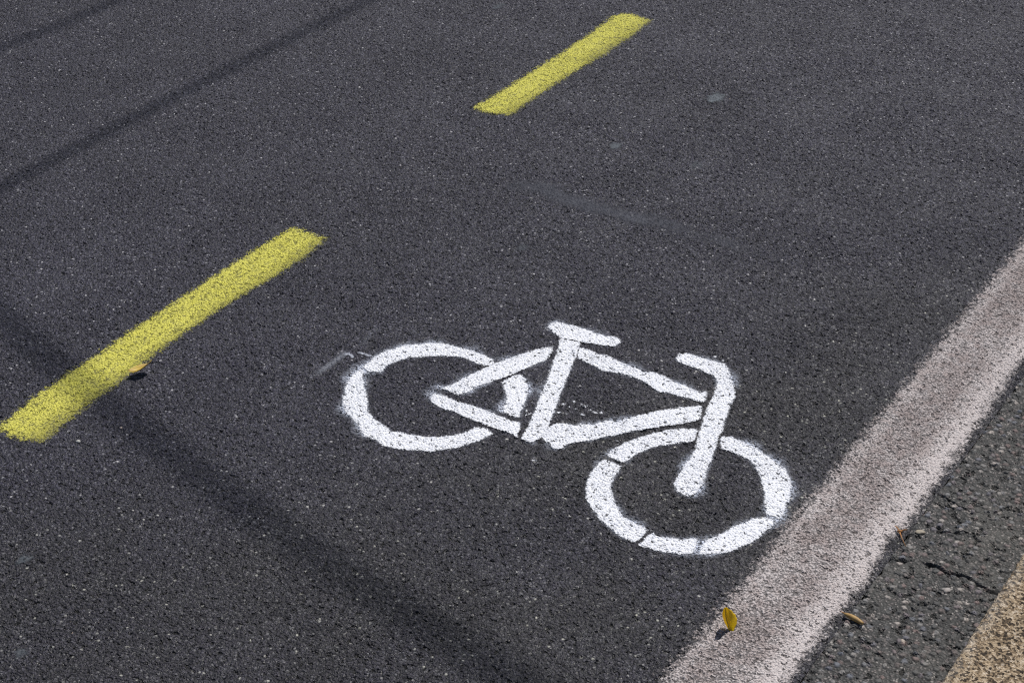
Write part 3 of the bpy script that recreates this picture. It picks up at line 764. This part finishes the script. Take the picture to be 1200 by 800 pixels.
# -- dried orange flower stalk with three arms
M_TWIG = mat_plain('dry_stalk', (.42, .20, .07, 1), (.30, .14, .05, 1), 150, 0.7)
lx, ly = PTS['twig']
tw = empty('dry_stalk', (lx, ly, 0.0))
tag(tw, 'dried orange brown flower stalk with thin arms on the coarse asphalt', 'twig')


def gv(dx, dy, z):
    # dx to the camera's right, dy away from it, metres on the ground
    return (R_ * dx + F_ * dy) * 0.85 + U_ * z


hub = gv(0.000, 0.010, 0.006)
tube('arm', [hub, gv(-.002, .018, .0075), gv(-.0045, .028, .006)], [.0016, .0010, .0007], M_TWIG, tw)
tube('arm', [hub, gv(.008, .012, .008), gv(.015, .0135, .007)], [.0016, .0009, .0005], M_TWIG, tw)
tube('arm', [hub, gv(.001, -.006, .0045), gv(.004, -.028, .0028)], [.0014, .0008, .0006], M_TWIG, tw)
tube('seed_head', [gv(-.004, .012, .005), gv(-.001, .011, .0065), gv(.003, .010, .0065), gv(.006, .0105, .005)], [.0012, .0026, .0024, .0008], M_TWIG, tw)

# -- tan seed pod
M_POD = mat_plain('seed_pod', (.42, .27, .10, 1), (.30, .18, .07, 1), 130, 0.55)
lx, ly = PTS['pod']
pd = empty('seed_pod', (lx, ly, 0.0))
tag(pd, 'tan cigar shaped seed pod lying on the coarse asphalt', 'seed pod')
a0, a1 = gv(-.0145, .016, .006), gv(.0145, -.012, .0055)
n = 14
tube('husk', [a0.lerp(a1, t) + U_ * 0.001 * math.sin(t * 3.1) for t in np.linspace(0, 1, n)],
     [0.0004 + 0.0038 * math.sin(math.pi * min(t * 0.86 + .04, 1)) ** 0.7 for t in np.linspace(0, 1, n)], M_POD, pd, 12)
tube('tip', [a0 + (a0 - a1) * 0.18 + U_ * .001, a0 + (a1 - a0) * .03], [.0003, .0009], M_TWIG, pd, 6)


# -- pebbles: a few loose stones one can tell apart
def stone_bm(size, flat, seed, sub=3):
    bm = bmesh.new(); bmesh.ops.create_icosphere(bm, subdivisions=sub, radius=1.0)
    off = Vector((seed * 3.1, seed * 1.7, seed * 0.9))
    for v in bm.verts:
        d = 1 + 0.28 * noise.noise(v.co * 1.1 + off) + 0.10 * noise.noise(v.co * 3.0 + off)
        v.co = Vector((v.co.x * d * size, v.co.y * d * size * 0.78, v.co.z * d * size * flat))
    for f in bm.faces: f.smooth = True
    return bm


def pebble(key, size, flat, c1, c2, rot, label, z=None):
    x, y = PTS[key]
    bm = stone_bm(size, flat, rot * 5 + 1)
    me = bpy.data.meshes.new('pebble'); bm.to_mesh(me); bm.free()
    me.materials.append(mat_plain('pebble_stone', c1, c2, 220, 0.6))
    o = bpy.data.objects.new('pebble', me); o.location = (x, y, (size * flat * 0.65 if z is None else z)); o.rotation_euler = (0, 0, rot)
    tag(link(o), label, 'pebble', 'loose pebbles')


pebble('peb1', 0.0042, 0.6, (.48, .47, .43, 1), (.36, .36, .34, 1), .6, 'pale round pebble below the near end of the near yellow dash')
pebble('peb2', 0.0030, 0.6, (.42, .34, .28, 1), (.3, .25, .22, 1), 1.9, 'tiny pinkish pebble right of the pale one below the near yellow dash')
pebble('peb3', 0.0072, 0.35, (.33, .29, .22, 1), (.26, .22, .17, 1), .3, 'flat tan stone on the coarse asphalt beside the dried stalk')
pebble('peb4', 0.0062, 0.42, (.36, .32, .29, 1), (.27, .25, .24, 1), 1.2, 'round grey stone on the coarse asphalt just below the crack')
pebble('peb5', 0.0048, 0.45, (.40, .33, .27, 1), (.30, .26, .22, 1), 2.3, 'small pinkish stone on the coarse asphalt nearest the kerb corner')

M_GRIT = mat_grit()
vs, fs = [], []
for k in range(GRIT_N):
    while True:
        x = random.uniform(-3.8, -0.53); y = random.uniform(1.0, 4.5)
        if poly_sd(np.array([x]), np.array([y]), VIEW)[0] > -0.25: break
    s = min(0.0024, 0.0006 * random.random() ** -0.55)
    a = random.uniform(0, 6.28); b0 = len(vs)
    base = [(1, 0, .2), (.4, .8, .1), (-.6, .7, .25), (-1, -.1, .1), (-.3, -.8, .3), (.6, -.7, .1), (.25, .2, 1.0), (-.3, -.1, .9)]
    for (u, v, w) in base:
        u *= random.uniform(.7, 1.2); v *= random.uniform(.5, 1.0)
        vs.append((x + s * (u * math.cos(a) - v * math.sin(a)), y + s * (u * math.sin(a) + v * math.cos(a)), 0.0008 + s * w * .8))
    for f in ((0, 1, 6), (1, 2, 7, 6), (2, 3, 7), (3, 4, 7), (4, 5, 6, 7), (5, 0, 6)):
        fs.append(tuple(b0 + i for i in f))
me = bpy.data.meshes.new('grit'); me.from_pydata(vs, [], fs); me.update(); me.materials.append(M_GRIT)
tag(link(bpy.data.objects.new('grit', me)), 'loose pale grit scattered over the asphalt', 'grit', kind='stuff')

# ------------------------------------------------------------------ OVERHEAD CABLES (out of frame; their soft shadows cross the road)
M_CABLE = mat_plain('cable_rubber', (.02, .02, .02, 1), (.03, .03, .03, 1), 8, 0.6)
ce, se = math.cos(SUN_EL), math.sin(SUN_EL)


def cable(ground_pts, height, radius, label, sag=0.0):
    """ground_pts: where the shadow falls; the cable hangs `height` above, up the sun's direction"""
    P = np.array(ground_pts); m = P.mean(0)
    u, s_, v = np.linalg.svd(P - m); d = v[0]
    t0 = (P - m) @ d; nn = np.array([-d[1], d[0]])
    cf = np.polyfit(t0, (P - m) @ nn, 2 if len(P) > 3 else 1)
    pts = []
    for t in np.linspace(-14, 14, 113):
        tc = min(max(t, t0.min() - .6), t0.max() + .6)
        slope = np.polyval(np.polyder(cf), tc)
        g = m + d * t + nn * (np.polyval(cf, tc) + slope * (t - tc))
        pts.append(Vector((g[0], g[1], 0)) + Vector((0, ce, se)) * (height / se))
    o = tube('overhead_cable', pts, [radius] * len(pts), M_CABLE, None, 10)
    tag(o, label, 'cable', 'overhead cables casting shadows on the road')


SH1 = [(-2.893, 2.226), (-2.890, 2.40), (-2.884, 2.606), (-2.882, 2.791), (-2.876, 2.984), (-2.865, 3.172), (-2.848, 3.499)]
SH2 = [(-3.480, 2.782), (-3.465, 2.90), (-3.455, 2.995), (-3.447, 3.154)]
SH3 = [(-2.486, 1.848), (-2.287, 1.796), (-2.024, 1.725), (-1.744, 1.655), (-1.536, 1.615), (-1.345, 1.582), (-1.146, 1.553)]
cable(SH1, 6.0, 0.0120, 'thin black overhead cable whose shadow runs along the road left of the dashes')
cable(SH2, 6.0, 0.0115, 'thin black overhead cable whose shadow clips the top left corner')
cable(SH3, 7.0, 0.0150, 'unseen thick black cable added to cast the broad shadow below the bicycle symbol')  # added out of frame, height and thickness set for the broad soft band

# ------------------------------------------------------------------ LIGHT
w = bpy.data.worlds.new('World'); sc.world = w; w.use_nodes = True
nt = w.node_tree
sky = nt.nodes.new('ShaderNodeTexSky'); sky.sky_type = 'NISHITA'; sky.sun_disc = False
sky.sun_elevation = SUN_EL; sky.sun_rotation = 0.0
bg = nt.nodes['Background']; bg.inputs[1].default_value = 0.06
nt.links.new(sky.outputs[0], bg.inputs[0])
sl = bpy.data.lights.new('sun', 'SUN'); sl.energy = SUN_E; sl.angle = math.radians(0.53); sl.color = (1.0, 0.965, 0.92)
so = bpy.data.objects.new('sun', sl); col.objects.link(so)
so.rotation_euler = (-(math.pi / 2 - SUN_EL), 0, 0)

# ------------------------------------------------------------------ CAMERA
cd = bpy.data.cameras.new('camera'); cam = bpy.data.objects.new('camera', cd); col.objects.link(cam)
cd.sensor_width = 36; cd.sensor_fit = 'HORIZONTAL'; cd.lens = 36 * FOCAL_PX / 1200
cd.clip_start = 0.05; cd.clip_end = 500
Uc = Vector((0, math.sin(PITCH), math.cos(PITCH))); Rc = Vector((1, 0, 0)); Fc = Vector((0, math.cos(PITCH), -math.sin(PITCH)))
r = Rc * math.cos(ROLL) + Uc * math.sin(ROLL); u = -Rc * math.sin(ROLL) + Uc * math.cos(ROLL)
Zr = Matrix.Rotation(YAW, 3, 'Z')
r, u, b = Zr @ r, Zr @ u, Zr @ (-Fc)
cam.matrix_world = Matrix(((r.x, u.x, b.x, 0), (r.y, u.y, b.y, 0), (r.z, u.z, b.z, CAM_H), (0, 0, 0, 1)))
sc.camera = cam

sc.render.engine = 'CYCLES'
sc.cycles.use_denoising = False
sc.cycles.filter_width = 1.15
sc.cycles.max_bounces = 4
sc.cycles.transparent_max_bounces = 16
sc.view_settings.view_transform = 'Standard'; sc.view_settings.look = 'None'
sc.view_settings.exposure = EXPOSURE; sc.view_settings.gamma = 1.0
